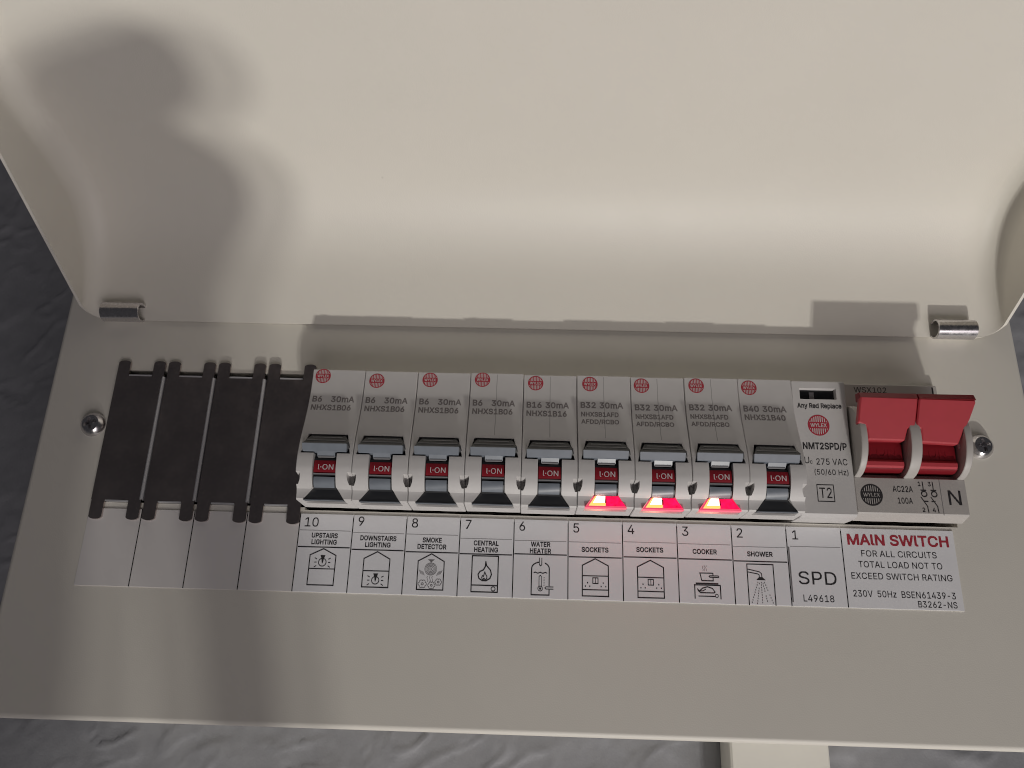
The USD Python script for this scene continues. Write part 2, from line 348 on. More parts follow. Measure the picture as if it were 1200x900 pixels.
part(cu, 'screw', screw(230.6, 54.2, 0.15), CHROME, smooth=25, label='chrome cross-head screw right of the red main switch')

# ------------------------------------------------------------------ circuit labels along the lower edge
def house(x0, x1, z0, ze, za, w=0.34): 
    xm = (x0 + x1) / 2
    return line([(x0, z0), (x0, ze), (xm, za), (x1, ze), (x1, z0), (x0 - w / 2, z0)], w)
def bulb(x, z, s=1.0):
    g = [ring(x, z, 1.25 * s, 0.26), Polygon([(x - .42, z + 1.15 * s), (x + .42, z + 1.15 * s), (x + .8, z + 2.3 * s), (x - .8, z + 2.3 * s)]), Polygon([(x - .42, z + 1.2 * s), (x + .42, z + 1.2 * s), (x + .12, z - .35), (x - .12, z - .35)])]
    for sx in (-1, 1):
        g += [line([(x + sx * 1.9, z + dz0), (x + sx * 2.65, z + dz1)], 0.24) for dz0, dz1 in ((1.0, 1.4), (0.0, -0.05), (-1.1, -1.6))]
    return U(*g)
def pic_up(): return U(house(4.7, 13.3, 2.0, 11.6, 13.7), line([(4.7, 7.2), (13.3, 7.2)], 0.28), bulb(9.0, 9.3))
def pic_down(): return U(house(4.7, 13.3, 1.8, 10.9, 13.2), line([(4.7, 7.0), (13.3, 7.0)], 0.3), bulb(9.0, 4.0, 0.95))
def cloud(x, z, r, n=7):
    return U(*[Point(x + r * .75 * math.cos(a), z + r * .7 * math.sin(a)).buffer(r * .45) for a in np.linspace(0, 6.28, n)]).boundary.buffer(0.09)
def pic_smoke():
    g = [house(4.7, 13.3, 1.5, 10.6, 13.0)]
    grey = [ring(9, 8.1, r, 0.16) for r in (0.35, 0.8, 1.2, 1.6, 1.95)] + [Polygon([(7.9, 11.2), (10.1, 11.2), (9, 10.2)])]
    for sx in (-1, 1):
        grey += [line([(9 + sx * (2.0 + k * .4), 6.0 + k * .18), (9 + sx * (2.6 + k * .4), 7.3 + k * .15)], 0.14) for k in range(4)]
    grey += [cloud(6.5, 3.3, 1.15), cloud(9.5, 2.9, 1.0), cloud(11.7, 4.0, 0.95)]
    grey += [line([(8.1 + k * .8 + .22 * math.sin(q * 1.6), 4.0 + q * .45) for q in range(5)], 0.13) for k in range(3)]
    return U(*g), U(*grey)
def pic_boiler():
    fl = [(9.0, 11.0), (9.3, 9.7), (10.6, 8.3), (11.0, 6.9), (10.5, 5.6), (9.3, 4.9), (8.0, 4.9), (6.9, 5.6), (6.6, 6.8), (7.2, 7.8), (8.3, 8.3), (8.9, 9.4), (9.0, 11.0)]
    fi = [(8.8, 7.7), (9.1, 6.9), (9.5, 6.3), (9.5, 5.6), (8.9, 5.0), (8.2, 5.1), (7.8, 5.8), (8.1, 6.5), (8.4, 6.2), (8.8, 7.7)]
    return U(line([(4.5, 1.3), (4.5, 12.8), (13.1, 12.8), (13.1, 1.3), (4.4, 1.3)], 0.36), line([(4.5, 3.4), (13.1, 3.4)], 0.34), LineString(fl).buffer(0.19), LineString(fi).buffer(0.14), Point(8.6, 5.5).buffer(.3), ring(11.7, 2.35, 0.65, 0.24))
def pic_cyl():
    arc = [(9 + 2.9 * math.cos(a), 9.2 + 2.1 * math.sin(a)) for a in np.linspace(0, math.pi, 16)]
    g = [LineString([(11.9, 3.9), (11.9, 9.2)] + arc[1:-1] + [(6.1, 9.2), (6.1, 0.9), (11.9, 0.9), (11.9, 2.6)]).buffer(0.18)]
    g = [U(*g).difference(sbox(8.5, 10.4, 10.4, 9.5 + 2.2))]
    g += [LineString([(8.6, 12.6), (8.6, 10.5), (9.0, 10.1), (9.4, 10.5), (9.4, 12.6)]).buffer(0.12)]
    g += [LineString([(6.9 + q * .42, 7.9 + .16 * math.sin(q * 1.6)) for q in range(11)]).buffer(0.14)]
    g += [LineString([(8.6, 3.4), (8.6, 6.7), (9.0, 7.1), (9.4, 6.7), (9.4, 3.4)]).buffer(0.1), ring(9, 2.9, 0.75, 0.22), Point(9, 2.9).buffer(0.36)]
    g += [line([(10.1, 3.9 + q * .5), (10.4, 3.9 + q * .5)], 0.12) for q in range(6)]
    g += [LineString([(13.2, 3.5), (10.9, 3.5), (10.5, 3.15), (10.9, 2.8), (13.2, 2.8)]).buffer(0.12)]
    return U(*g)
def pic_socket():
    g = [house(4.7, 13.2, 1.0, 10.7, 12.9), line([(4.7, 7.4), (13.2, 7.4)], 0.28), line([(4.7, 3.0), (13.2, 3.0)], 0.3)]
    g += [line([(8.1, 5.0), (8.1, 6.8), (9.8, 6.8), (9.8, 5.0), (8.0, 5.0)], 0.26), line([(8.95, 5.0), (8.95, 6.8)], 0.2)]
    g += [sbox(x - .17, z - .2, x + .17, z + .2) for x, z in ((6.4, 5.2), (5.7, 4.1), (7.1, 4.1), (11.5, 5.2), (10.8, 4.1), (12.3, 4.1))]
    return U(*g)
def pic_cooker():
    g = [LineString([(7.0, 9.3), (7.5, 6.9), (11.2, 6.9), (11.2, 8.0)]).buffer(0.16), line([(6.8, 9.3), (11.2, 9.3), (11.2, 8.6)], 0.3), LineString([(10.2, 8.5), (12.9, 8.5), (13.1, 8.25), (12.9, 8.0), (10.2, 8.0), (9.9, 8.25), (10.2, 8.5)]).buffer(0.13)]
    g += [line([(5.5, 6.0), (12.8, 6.0)], 0.42), line([(5.1, 1.2), (5.1, 5.5), (13.4, 5.5), (13.4, 1.2)], 0.34)]
    g += [LineString([(6.0, 4.2), (6.6, 3.6), (7.6, 4.5), (9.2, 5.0), (10.8, 4.5), (11.6, 3.4), (11.2, 3.1), (6.9, 3.1), (6.2, 3.7)]).buffer(0.16), LineString([(6.8, 3.6), (7.8, 3.7), (8.6, 4.2)]).buffer(.12), line([(6.2, 2.0), (11.6, 2.0)], 0.28), ring(12.1, 2.2, 0.48, 0.2)]
    st = [LineString([(8.0 + k * .55 + .15 * math.sin(q * 1.5), 10.0 + q * .33) for q in range(6)]).buffer(0.06) for k in range(3)]
    return U(*g), U(*st)
def pic_shower():
    g = [line([(4.4, -0.3), (4.4, 12.6), (12.9, 12.6), (12.9, -0.3)], 0.32)]
    g += [LineString([(4.4, 11.0), (8.3, 10.2), (9.0, 9.6), (9.0, 8.4)]).buffer(0.13), LineString([(4.4, 10.1), (7.8, 9.5), (8.2, 9.2), (8.2, 8.4)]).buffer(0.13), Polygon([(7.2, 7.6), (10.2, 7.6), (9.2, 8.5), (8.1, 8.5)])]
    rr = random.Random(3)
    for k in range(5):
        for q in range(9):
            if rr.random() < .9:
                x = 8.7 + (k - 2) * (.55 + q * .14); z = 6.8 - q * .78 - (k % 2) * .3
                if 4.9 < x < 12.5: g.append(sbox(x - .1, z - .22, x + .1, z + .22))
    return U(*g)
LAB = {10: (['UPSTAIRS', 'LIGHTING'], pic_up, (20.9, 19.7, 14.2)), 9: (['DOWNSTAIRS', 'LIGHTING'], pic_down, (21.6, 19.3, 13.75)),
       8: (['SMOKE', 'DETECTOR'], pic_smoke, (21.5, 19.3, 13.5)), 7: (['CENTRAL', 'HEATING'], pic_boiler, (21.5, 18.4, 13.35)),
       6: (['WATER', 'HEATER'], pic_cyl, (21.4, 18.2, 13.8)), 5: (['SOCKETS'], pic_socket, (21.3, 18.2, 13.35)), 4: (['SOCKETS'], pic_socket, (21.3, 18.7, 13.8)),
       3: (['COOKER'], pic_cooker, (21.2, 18.6, 13.7)), 2: (['SHOWER'], pic_shower, (21.1, 18.2, 13.5))}
CARD = 0.35
def card(x0, x1): return cbox(x0 + 0.09, x1 - 0.09, 0.0, CARD, -0.25, 25.2, 0.06)
def lab_part(x0, x1, label, rule=True):
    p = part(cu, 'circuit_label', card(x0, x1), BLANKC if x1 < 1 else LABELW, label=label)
    if rule: part(p, 'divider_line', flat(sbox(x1 - 0.16, -0.2, x1 + 0.16, 24.2 if x1 > 0 else 25.2), CARD, 0.05), INK)
    return p
for k in range(4):
    lab_part(-72 + 18 * k - (0.3 if k == 0 else 0), -54 + 18 * k, 'blank white circuit label below a blanking plate')
words = {10: 'upstairs lighting', 9: 'downstairs lighting', 8: 'smoke detector', 7: 'central heating', 6: 'water heater', 5: 'sockets', 4: 'sockets', 3: 'cooker', 2: 'shower'}
for n, (txt, pic, (zb, zt, zk)) in LAB.items():
    x0 = (10 - n) * 18.0
    p = lab_part(x0, x0 + 18, f'white circuit label {n} for {words[n]}')
    part(p, 'number', flat(at(glyphs(str(n), 3.0), x0 + 1.75, zb), CARD), INK)
    g = []
    if len(txt) == 2:
        mid = (zt + zk) / 2
        g = [at(glyphs(txt[0], 1.46, True, wide=0.90), x0 + 8.9, mid + 0.36, 'c'), at(glyphs(txt[1], 1.46, True, wide=0.90), x0 + 8.9, mid - 1.80, 'c')]
    else:
        g = [at(glyphs(txt[0], 1.46, True, wide=0.95), x0 + 8.9, (zt + zk) / 2 - 0.7, 'c')]
    part(p, 'lettering', flat(U(*g), CARD), INK)
    part(p, 'ruled_line', flat(sbox(x0 + 0.3, zk - 0.17, x0 + 17.6, zk + 0.17), CARD), INK)
    part(p, 'thin_rule', flat(sbox(x0 + 0.3, zt - 0.07, x0 + 17.4, zt + 0.07), CARD, 0.03), INKG)
    s = pic()
    if isinstance(s, tuple):
        part(p, 'pictogram', flat(affinity.translate(s[0], x0, 0), CARD), INK); part(p, 'pictogram_shading', flat(affinity.translate(s[1], x0, 0), CARD), INKG)
    else:
        part(p, 'pictogram', flat(affinity.translate(s, x0, 0), CARD), INK)
p = lab_part(162, 180, 'white circuit label 1 reading SPD L49618')
part(p, 'number', flat(at(glyphs('1', 2.9), 164.0, 21.0), CARD), INK)
part(p, 'lettering', flat(U(at(glyphs('SPD', 4.0, width=12.2), 164.9, 6.7), at(glyphs('L49618', 2.05, width=9.8), 165.9, 1.3)), CARD), INK)
part(p, 'thin_rule', flat(U(sbox(163, 18.65, 179.4, 18.8), sbox(162.25, 1, 162.7, 18.6)), CARD, 0.03), INKG)
p = lab_part(180, 216.9, 'white main switch label with red heading', rule=False)
part(p, 'heading', flat(at(glyphs('MAIN SWITCH', 3.25, True, width=33.0), 181.9, 19.9), CARD), INKR)
t = [('FOR ALL CIRCUITS', 1.95, 24.4, 186.0, 16.1), ('TOTAL LOAD NOT TO', 1.95, 27.0, 184.7, 12.6), ('EXCEED SWITCH RATING', 1.95, 32.4, 182.0, 8.9)]
t2 = [('230V  50Hz  BSEN61439-3', 2.0, 32.6, 182.0, 3.3), ('B3262-NS', 1.9, 12.4, 202.3, 0.5)]
part(p, 'lettering', flat(U(*[at(glyphs(a, c, width=w), x, z) for a, c, w, x, z in t]), CARD), INK)
part(p, 'rating_text', flat(U(*[at(glyphs(a, c, width=w), x, z) for a, c, w, x, z in t2]), CARD), INK)

# ------------------------------------------------------------------ emblem: striped disc with the maker's word across it
def emblem(r):
    disc = Point(0, 0).buffer(r, 24)
    band = sbox(-r, -r * .26, r, r * .26)
    n, holes = 9, []
    inner = Point(0, 0).buffer(r * .88, 24)
    for k in range(n):
        x = (k - (n - 1) / 2) * (1.76 * r / n)
        holes.append(sbox(x - r * .048, r * .30, x + r * .048, r)); holes.append(sbox(x - r * .048, -r, x + r * .048, -r * .30))
    word = at(glyphs('WYLEX', r * .34, True, width=r * 1.5), 0, -r * .17, 'c')
    return disc.difference(U(*holes).intersection(inner)).difference(word), U(U(*holes).intersection(inner), word)

# ------------------------------------------------------------------ circuit breakers
PROF = np.array([(12.3, 72.3), (12.6, 66.5), (13.5, 60.5), (15.2, 54.5), (17.2, 48.8), (18.6, 44.0), (19.2, 40.2), (19.1, 37.6), (18.4, 35.0), (17.0, 32.4), (15.6, 30.7), (15.2, 29.6), (15.1, 27.7), (14.6, 27.2)])
def face(z): return np.interp(z, PROF[::-1, 1], PROF[::-1, 0])
def dense(P, n=3):
    from scipy.interpolate import PchipInterpolator
    t = np.concatenate([[0], np.cumsum(np.linalg.norm(np.diff(P, axis=0), axis=1))])
    ts = np.linspace(0, t[-1], 60)
    return np.column_stack([PchipInterpolator(t, P[:, 0])(ts), PchipInterpolator(t, P[:, 1])(ts)])
DP = np.vstack([dense(PROF[:11]), PROF[11:]])
def face(z): return np.interp(z, DP[::-1, 1], DP[::-1, 0])
BODY = [(-20, 72.6), (11.9, 72.6)] + [tuple(q) for q in DP] + [(3.6, 26.75), (3.4, 29.5), (-20, 29.5)]
HEXN = [(-1.6, 33.2), (-1.75, 34.6), (-1.4, 36.9), (1.4, 36.9), (1.75, 34.6), (1.6, 33.2), (0.9, 31.7), (-0.9, 31.7)]
def notch(x):
    P = [(x + a * 1.0, -26, z) for a, z in HEXN] + [(x + a * .8, -13.6, z - (2.1 if z > 35 else -0.3)) for a, z in HEXN]
    return as_man(hull(P))
SL0, SL1 = 5.3, 12.9
def housing(afdd):
    h = as_man(loft_x(BODY, 0.1, 17.9, 0.18))
    slot = hull([(x, -d, z) for x in (SL0, SL1) for d, z in ((8, 43.4), (30, 43.4), (8, 29.8), (30, 29.8))])
    wedge = hull([(x, -d, z) for z, a, b in ((31.2, SL0 - .1, SL1 + .1), (26.98, 2.2, 15.9)) for x in (a, b) for d in (10, 30)])
    pocket = hull([(x, -d, z) for z, a, b in ((41.7, 1.0, 17.0), (48.4, 2.6, 15.4)) for x in (a, b) for d in (14.2, 30)])
    h = h - as_man(slot) - as_man(wedge) - as_man(pocket) - notch(0) - notch(18)
    if not afdd: pass
    return h
DRUM = [(9, 42.6), (16.2, 42.6), (16.5, 40.7), (17.3, 40.3), (17.75, 38.5), (17.75, 36.6), (17.3, 35.3), (17.45, 35.15), (17.4, 34.85), (16.0, 34.75), (15.9, 34.5), (17.0, 34.3), (16.9, 33.2), (16.2, 32.0), (15.2, 31.1), (14.0, 30.6), (9, 30.4)]
SEAT = [(0.0, 0.1), (0.1, -0.05), (-0.15, 0.0), (0.05, 0.12), (-0.2, -0.1), (0.15, 0.0), (0.1, -0.15), (0.2, 0.05), (-0.1, 0.15)]
def breaker(k, afdd, label, group, l1, l2, l3=None, emb=(3.3, 70.0)):
    """One single-module breaker; k counts from the left."""
    x = 2.0 + 18.0 * k
    t = thing('arc_fault_breaker' if afdd else 'circuit_breaker', label, 'circuit breaker', (x, SEAT[k][0], SEAT[k][1]), group)
    j = (rng.random() - .5) * 0.5
    part(t, 'housing', housing(afdd), HOUSING, smooth=22)
    # toggle drum with the red flag window
    part(t, 'toggle_drum', loft_x(DRUM[:5] + DRUM[5:], SL0 + .15, SL1 - .15, 0.1), BLACKP, smooth=25)
    part(t, 'drum_face', loft_x([(15.6, 34.45), (17.15, 34.35), (17.05, 33.2), (16.35, 32.0), (15.3, 31.15), (14.6, 31.3)], SL0 + .3, SL1 - .55, 0.1), LEVERP, smooth=40)
    wz = np.array([39.6, 38.6, 37.4, 36.4, 35.5]); wd = np.interp(wz, [35.3, 36.6, 38.5, 40.3], [17.3, 17.75, 17.75, 17.3])
    fl = part(t, 'red_flag', loft_x([(16.5, 39.6)] + [(d + .12, z) for d, z in zip(wd, wz)] + [(16.5, 35.5)], SL0 + .22, SL1 - .22, 0.05), REDWIN, smooth=40)
    part(fl, 'lettering', flat(at(glyphs('I·ON', 1.7, width=4.9), SL0 + 1.65, 36.6), 17.87, 0.05), INKW)
    part(fl, 'lower_rim', loft_x([(16.8, 35.45), (17.75, 35.4), (17.7, 35.05), (16.8, 35.05)], SL0 + .22, SL1 - .22, 0.05), RIDGEP)
    # toggle lever: stem, lit lower bar, ridged upper slope
    lv = part(t, 'toggle_lever', hull([(x_, -d, z) for d, z in ((14, 40.9), (17.6, 40.9), (19.4, 42.9), (14, 44)) for x_ in (SL0 + 1.0, SL1 - .9)]), LEVERP)
    part(lv, 'grip_bar', hull([(x_, -d, z) for d, z, e in ((15, 42.2, .0), (18.9, 42.2, .25), (19.3, 42.35, .1), (20.5, 44.5, .0), (20.35, 44.75, .2), (15, 44.75, 0)) for x_ in (1.6 + e, 16.0 - e)]), LEVERP)
    part(lv, 'grip_back', hull([(x_, -d, z) for d, z, a, b in ((20.1, 44.8, 1.75, 15.9), (15, 43.0, 1.5, 16.9), (18.2, 43.2, 1.9, 16.9), (19.6, 45.3, 2.2, 16.4), (17.0, 48.1, 3.6, 14.6), (14.5, 48.2, 3.6, 14.6)) for x_ in (a, b)]), BLACKP)  # upper slope in black: its shade is put into the colour
    for q, (zz, dd, wdt) in enumerate(((45.9, 19.1, 6.3), (47.1, 17.95, 4.8))):
        part(lv, 'grip_ridge', hull([(9.0 + s * wdt, -d, z) for s in (-1, 1) for d, z in ((dd - .3, zz - .2), (dd + .22, zz - .12), (dd + .1, zz + .14), (dd - .4, zz + .2))]), RIDGEP)
    part(lv, 'rim', hull([(x_, -d, z) for x_ in (SL0 + 1.2, SL1 - 1.1) for d, z in ((17.2, 40.6), (17.9, 40.7), (17.9, 41.05), (17.2, 41.1))]), RIDGEP)
    # sloping test button, or the lit indicator of an arc fault breaker
    W = [(31.0, 14.3, SL0 + .05, SL1 - .05), (27.25, 15.25, 2.55, 15.55)]
    def wedge_piece(f0, f1, z0, z1, out=0.0, thick=3.0):
        P = []
        for z in (z0, z1):
            u = (31.0 - z) / (31.0 - 27.25); d = 14.3 + u * .95 + out + (0.6 if afdd else 0.0)
            a = W[0][2] + u * (W[1][2] - W[0][2]); b = W[0][3] + u * (W[1][3] - W[0][3])
            for f in (f0, f1):
                X = a + f * (b - a); P += [(X, -d, z), (X, -(d - thick), z)]
        return hull(P)
    if not afdd:
        part(t, 'test_button', wedge_piece(0, 1, 27.25, 31.0), BUTTON)
        part(t, 'button_edge', wedge_piece(0.01, 0.99, 27.1, 27.4, 0.12, 1.0), LEVERP)
    else:
        i = part(t, 'indicator_window', wedge_piece(0.50, 1.0, 27.75, 31.0), LEDRED, label='glowing red right half of the indicator window')
        h2 = part(t, 'indicator_window', wedge_piece(0.13, 0.47, 28.75, 31.0, 0.05), LEDHOT, label='white-hot left half of the indicator window')
        part(h2, 'amber_rim', [wedge_piece(0.06, 0.49, 27.95, 28.7, 0.05), wedge_piece(0.06, 0.125, 28.75, 31.0, 0.05)], LEDAMB)
        part(i, 'dark_segment', wedge_piece(0.473, 0.52, 28.75, 30.4, 0.06), REDWIN)
        part(i, 'window_rim', [wedge_piece(0, 1, 27.15, 27.7, 0.1), wedge_piece(0, 0.055, 27.75, 31.0)], LEDRIM)
    # print
    a, b = emblem(2.6)
    em = part(t, 'emblem', flat(affinity.translate(a, emb[0] + j, emb[1]), th=0.05, dfun=face), INKR)
    part(em, 'emblem_print', flat(affinity.translate(b, emb[0] + j, emb[1]), th=0.03, dfun=face), HOUSING)
    z1 = 60.6 + j * .6
    part(t, 'rating_text', flat(U(at(glyphs(l1, 2.0, True), 1.2, z1), at(glyphs('30mA', 2.0, True), 15.3, z1, 'r')), th=0.05, dfun=face, dens=1.0), INKF)
    if l3:
        part(t, 'type_text', flat(U(at(glyphs(l2, 1.6, True, width=12.4), 1.3, z1 - 3.2), at(glyphs(l3, 1.5, True, width=12.4), 1.3, z1 - 5.9)), th=0.05, dfun=face, dens=1.0), INKF)
    else:
        part(t, 'type_text', flat(at(glyphs(l2, 1.9, True, width=13.4), 1.2, z1 - 3.1), th=0.05, dfun=face, dens=1.0), INKF)
    if k >= 3 and k != 8:
        part(t, 'moulding_seam', flat(sbox(8.95, 49.5, 9.07, 72.0), th=0.02, dfun=face, dens=1.5), INKG)
    return t
SPEC = [(10, 0, 'B6', 'NHXS1B06', None), (9, 0, 'B6', 'NHXS1B06', None), (8, 0, 'B6', 'NHXS1B06', None), (7, 0, 'B6', 'NHXS1B06', None), (6, 0, 'B16', 'NHXS1B16', None),
        (5, 1, 'B32', 'NHXSB1AFD', 'AFDD/RCBO'), (4, 1, 'B32', 'NHXSB1AFD', 'AFDD/RCBO'), (3, 1, 'B32', 'NHXSB1AFD', 'AFDD/RCBO'), (2, 0, 'B40', 'NHXS1B40', None)]
EMB = [(3.6, 70.1), (4.0, 68.9), (4.1, 69.7), (4.2, 70.0), (4.2, 69.5), (4.2, 69.4), (4.0, 69.4), (3.9, 69.6), (3.6, 69.3)]
for k, (n, af, l1, l2, l3) in enumerate(SPEC):
    lab = ({5: 'leftmost of the three breakers with glowing red windows', 4: 'middle one of the three breakers with glowing red windows', 3: 'rightmost of the three breakers with glowing red windows'}[n] if af else f'grey circuit breaker with dark lever above label {n} {words[n].upper()}')
    breaker(k, af, lab, 'breakers with glowing red windows' if af else 'grey circuit breakers in the row', l1, l2, l3, EMB[k])

# ------------------------------------------------------------------ surge protector (module 1)
sp = thing('surge_protector', 'flat grey surge protector printed NMT2SPD/P above the SPD label', 'surge protector', (164, 0, 0))
spb = as_man(loft_x([(-20, 72.6), (11.6, 72.6), (12.0, 72.2), (11.2, 50), (10.9, 28.0), (10.5, 27.4), (8.0, 26.75), (-20, 26.75)], 0.1, 17.9, 0.2))
def sface(z): return np.interp(z, [28.0, 50, 72.2], [10.9, 11.2, 12.0])
spb = spb - as_man(hull([(x, -d, z) for d, g in ((13, 0), (9.8, -.35)) for x in (2.6 - g, 15.0 + g) for z in (66.0 - g, 70.1 + g)])) 
part(sp, 'housing', spb, HOUSING, smooth=20)
part(sp, 'status_window', bx(2.7, 14.9, 9.3, 10.15, 66.1, 70.0), SMOKED)
part(sp, 'window_flag', bx(6.4, 8.0, 10.0, 10.3, 66.2, 69.0), INKG)
a, b = emblem(3.55)
em = part(sp, 'emblem', flat(affinity.translate(a, 8.1, 57.2), th=0.05, dfun=sface), INKR)
part(em, 'emblem_print', flat(affinity.translate(b, 8.1, 57.2), th=0.03, dfun=sface), HOUSING)
part(sp, 'notice_text', flat(at(glyphs('Any Red Replace', 1.55, True, width=14.6), 1.6, 63.1), th=0.05, dfun=sface), INK)
part(sp, 'type_text', flat(at(glyphs('NMT2SPD/P', 2.1, True, width=14.3), 2.35, 49.1), th=0.05, dfun=sface), INK)
part(sp, 'rating_text', flat(U(at(glyphs('U', 2.1, width=1.5), 2.5, 44.3), at(glyphs('c', 1.3), 4.2, 44.2), at(glyphs('275 VAC', 2.05, width=10.0), 6.3, 43.9), at(glyphs('(50/60 Hz)', 1.75, width=10.9), 5.4, 40.6)), th=0.05, dfun=sface), INK)
part(sp, 'type_mark', flat(U(line([(5.7, 31.9), (11.0, 31.9), (11.0, 37.3), (5.7, 37.3), (5.7, 31.8)], 0.26), at(glyphs('T2', 3.3, width=4.0), 8.35, 33.0, 'c')), th=0.05, dfun=sface), INK)

# ------------------------------------------------------------------ main switch (two modules)
ms = thing('main_switch', 'wide grey main switch with a double red lever, right end of the row', 'main switch', (182, 0, 0))
base = as_man(loft_x([(-20, 75.4), (1.6, 75.4), (2.0, 75.0), (2.0, 63.5), (2.0, 42.1), (7.2, 41.9), (7.5, 41.7), (7.5, 40.5), (9.7, 40.5), (10.0, 40.2), (10.0, 29.0), (9.6, 28.5), (5.0, 26.9), (4.8, 29.5), (-20, 29.5)], 0.3, 36.0, 0.25))
RIBP = [(-4, 64.5), (6.0, 65.2)] + [(6.4 + 12.4 * math.sin(a) ** 0.8, 52.4 - 12.4 * math.cos(a) * 1.0) for a in np.linspace(math.pi * .93, 0.10, 22)] + [(8.5, 40.0), (-4, 40.0)]
part(ms, 'housing', base, HOUSING2, smooth=22)
for a, b in ((0.6, 2.7), (16.4, 19.8), (33.6, 35.8)):
    part(ms, 'guard_rib', loft_x(RIBP, a, b, 0.3), HOUSING2, smooth=30)
part(ms, 'rib_dot', hull([(33.6 - .05 * (1 - i), -(14.2 + .55 * math.cos(q)), 50.6 + 1.1 * math.sin(q)) for q in np.linspace(0, 6.28, 12) for i in (-4, 1)]), INKW)
DR = [(-4, 56), (9, 56), (12.2, 53), (12.6, 50), (12.3, 46.2), (12.9, 45.4), (13.0, 44.2), (12.4, 43.0), (10.6, 42.2), (-4, 42.2)]
for a, b, s, xo in ((3.0, 15.9, 'I ON', 2.2), (20.2, 33.0, 'ON', 4.2)):
    dp = part(ms, 'switch_drum', loft_x(DR, a, b, 0.2), REDDK, smooth=30)
    part(dp, 'raised_lettering', flat(at(glyphs(s, 3.4, width=8.6 if len(s) > 2 else 5.6), a + xo, 46.6), 12.35, 0.22), REDDK)
    part(dp, 'drum_ridge', loft_x([(11.8, 45.9), (12.9, 45.6), (13.5, 44.9), (13.3, 43.7), (12.4, 43.1), (11.2, 43.4)], a + .1, b - .25, 0.2), REDSW, smooth=40)
def lever_piece(pts, d0, d1, th):
    """Plate whose outline is given in (x, z); its depth runs from d0 at z 51 to d1 at z 64.5."""
    g = Polygon(pts).buffer(-0.5, join_style=2).buffer(0.5, 4)
    t = loft_x(list(g.exterior.coords)[:-1], 0, th, 0.4); v = t.vertices
    D = d0 + (v[:, 2] - 51.0) / 13.5 * (d1 - d0) - v[:, 0]
    tm = trimesh.Trimesh(np.column_stack([-v[:, 1], -D, v[:, 2]]), t.faces, process=False); tm.fix_normals(); return tm
LV = [[(3.6, 51.3), (15.2, 51.2), (16.0, 54.9), (18.3, 55.1), (18.9, 64.2), (0.6, 64.4), (0.1, 56.4), (2.4, 55.6), (3.0, 54.7)],
      [(20.7, 50.9), (32.2, 50.5), (33.8, 54.6), (35.6, 58.2), (37.3, 63.3), (37.0, 64.0), (19.3, 64.2), (18.7, 55.1), (20.4, 54.9)]]
for q in range(2):
    lp = part(ms, 'switch_lever', lever_piece(LV[q], 16.6, 21.6, 2.6), REDSW, smooth=28, label='left half of the red lever' if q == 0 else 'right half of the red lever')
    xa, xb = (0.6, 18.85) if q == 0 else (19.35, 37.2)
    part(lp, 'lever_top', hull([(x, -d, z) for x, e in ((xa, .0), (xb, .0)) for d, z in ((21.5, 64.0), (20.6, 65.9), (17.6, 66.2), (17.5, 63.5))]), REDDK)
part(ms, 'lever_light_block', bx(3.1, 15.8, 1.5, 14.0, 51.5, 63.0), REDDK); part(ms, 'lever_light_block', bx(20.3, 33.0, 1.5, 14.0, 51.5, 63.0), REDDK); part(ms, 'bridge_light_block', bx(15.8, 20.3, 1.5, 17.0, 57.5, 63.0), REDDK)  # added blocks behind the levers, stopping light leaking through the gaps
def mprint(shape, d): return flat(shape, d)
part(ms, 'model_text', mprint(at(glyphs('WSX102', 2.0, width=11.2), 7.3, 72.2), 2.0), INK)
part(ms, 'dark_strip', bx(34.2, 34.7, 1.2, 2.06, 68, 74.6), INK)  # thin black strip where a small dark notch shows
a, b = emblem(3.55)
em = part(ms, 'emblem', mprint(affinity.translate(a, 5.4, 34.6), 10.02), INK)
part(ms, 'rating_text', mprint(U(at(glyphs('AC22A', 1.85, width=6.4), 12.4, 35.8), at(glyphs('100A', 1.85, width=4.7), 13.6, 32.0)), 10.04), INK)
cd = []
for q, x in enumerate((22.2, 25.4)):
    cd += [line([(x, 39.3), (x, 36.6)], 0.26), line([(x - .9, 36.5), (x + .9, 36.5)], 0.3), ring(x + .1, 35.3, 0.85, 0.3), line([(x - 1.1, 34.3), (x + .7, 31.2)], 0.3), line([(x + .6, 31.4), (x + .75, 29.3)], 0.28)]
    cd += [at(glyphs('13'[q], 1.3), x - 1.5, 37.9), at(glyphs('24'[q], 1.3), x - 1.1, 29.5)]
cd += [line([(21.9, 32.9), (23.3, 32.9)], 0.26), line([(24.3, 32.9), (25.6, 32.9)], 0.26)]
part(ms, 'circuit_diagram', mprint(U(*cd), 10.04), INK)
part(ms, 'neutral_mark', mprint(at(glyphs('N', 4.6, width=4.0), 29.9, 32.0), 10.04), INK)
part(ms, 'moulding_seam', mprint(sbox(27.6, 28.6, 27.75, 40.2), 10.02), INKG)

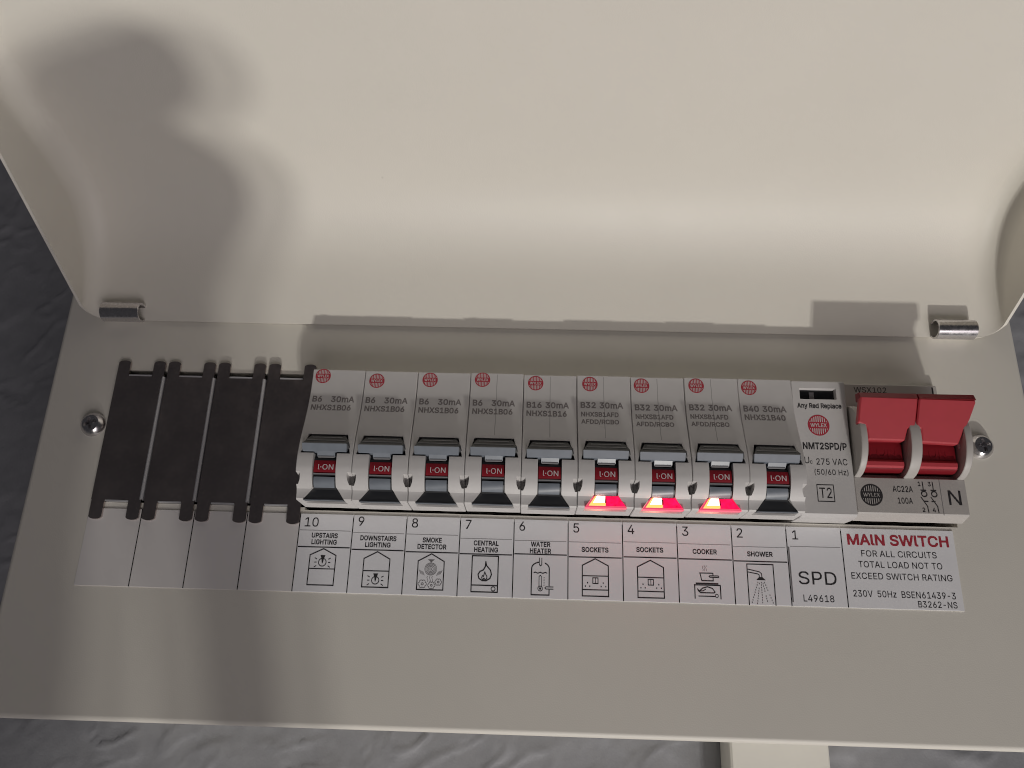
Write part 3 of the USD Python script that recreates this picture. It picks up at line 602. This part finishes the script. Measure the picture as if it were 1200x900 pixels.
# ------------------------------------------------------------------ four steel blanking plates
for k in range(4):
    x0 = -71.8 + 18.15 * k
    lab = ['leftmost dark steel blanking plate beside the screw', 'second dark steel blanking plate from the left end', 'third dark steel blanking plate from the left end', 'dark steel blanking plate touching the leftmost breaker'][k]
    bp_ = thing('blanking_plate', lab, 'blanking plate', (x0, 0, 0), 'dark steel blanking plates')
    w = 17.0
    body = sbox(0, 28.0, w, 72.4)
    def tab(xa, xb, z0, z1, topround):
        r = (xb - xa) / 2
        g = sbox(xa, z0, xb, z1 - r * .45) if topround else sbox(xa, z0 + r * .45, xb, z1)
        c = affinity.scale(Point((xa + xb) / 2, (z1 - r * .45) if topround else (z0 + r * .45)).buffer(1, 16), r, r * .45)
        return U(g, c)
    sh = U(body, tab(0.0, 4.3, 72, 78.3, True), tab(12.8, 17.0, 72, 78.3, True), tab(0.2, 4.6, 21.4, 28.5, False), tab(12.9, 17.2, 21.4, 28.5, False))
    t = trimesh.creation.extrude_polygon(sh, 0.8, engine='earcut'); v = t.vertices
    tm = trimesh.Trimesh(np.column_stack([v[:, 0], -(0.45 + v[:, 2]), v[:, 1]]), t.faces, process=False); tm.fix_normals()
    pl = part(bp_, 'plate', tm, STEEL)
    part(pl, 'folded_edge', bx(4.5, 12.6, -4, 1.3, 72.45, 73.0), STEELE); part(pl, 'folded_edge', bx(4.8, 12.7, -1, 1.3, 27.5, 27.95), STEELE)
    if k < 3: part(pl, 'side_edge', hull([(x, -d, z) for z in (28.3, 72.4) for x, d in ((16.5, 1.27), (16.9, 1.5), (17.4, 0.8), (17.3, -4), (16.5, -4))]), STEELE)

# ------------------------------------------------------------------ unseen arm in the lamp light below the unit, shaped for the soft left shadow
def chain(pts, step=None):
    out = m3.Manifold()
    for (p, r), (q, w) in zip(pts[:-1], pts[1:]):
        a = trimesh.creation.icosphere(2, r).vertices + np.array([p[0], -p[1], p[2]]); b = trimesh.creation.icosphere(2, w).vertices + np.array([q[0], -q[1], q[2]])
        out = out + m3.Manifold.hull_points(np.vstack([a, b]))
    return out
SKIN = mat('skin', (0.50, 0.31, 0.23), 0.5, noise=0.06, nscale=60)
CLOTH = mat('dark_sleeve_cloth', (0.05, 0.055, 0.07), 0.9, noise=0.15, nscale=200)
pe = thing('unseen_arm', 'unseen raised arm in a dark sleeve, hand bent over, out of view below the unit, shaped to cast the soft shadow on the left', 'unseen_arm')
hand = chain([((48, 210, -398), 19), ((62, 210, -396), 19), ((72, 220, -374), 20), ((58, 232, -366), 19), ((44, 222, -378), 19), ((48, 210, -398), 19)])
hand = hand + chain([((66, 207, -400), 11.5), ((78, 203, -438), 11.2), ((94, 200, -482), 10.6), ((104, 199, -518), 9.2)])        # forefinger
hand = hand + chain([((56, 208, -404), 11.5), ((68, 205, -442), 10.8), ((84, 202, -486), 10.2), ((93, 200, -526), 9)])         # middle finger
hand = hand + chain([((52, 232, -372), 15.5), ((46, 248, -368), 16), ((74, 256, -362), 16)])                                 # thumb
for k, (dx, dd) in enumerate(((-8, 4), (-18, 8))):                                                                            # curled ring and little finger
    hand = hand + chain([((58 + dx, 206 + dd * .3, -404 + k * 2), 10.4 - k), ((62 + dx, 226 + dd, -420 + k * 4), 9.6 - k), ((58 + dx, 240 + dd, -404 + k * 3), 9 - k), ((54 + dx, 230 + dd, -392 + k * 2), 8.4 - k)])
hand = hand + chain([((50, 214, -390), 22), ((34, 214, -412), 24), ((29, 214, -470), 27), ((34, 232, -560), 33), ((50, 270, -700), 38)])
ht = as_tm(hand.refine_to_length(5.0)); ht.merge_vertices(); trimesh.smoothing.filter_taubin(ht, iterations=8)
part(pe, 'arm', ht, SKIN, smooth=60)
part(pe, 'sleeve', chain([((33, 228, -545), 38), ((48, 268, -690), 52), ((66, 330, -860), 62), ((40, 520, -980), 75)]), CLOTH, smooth=50)
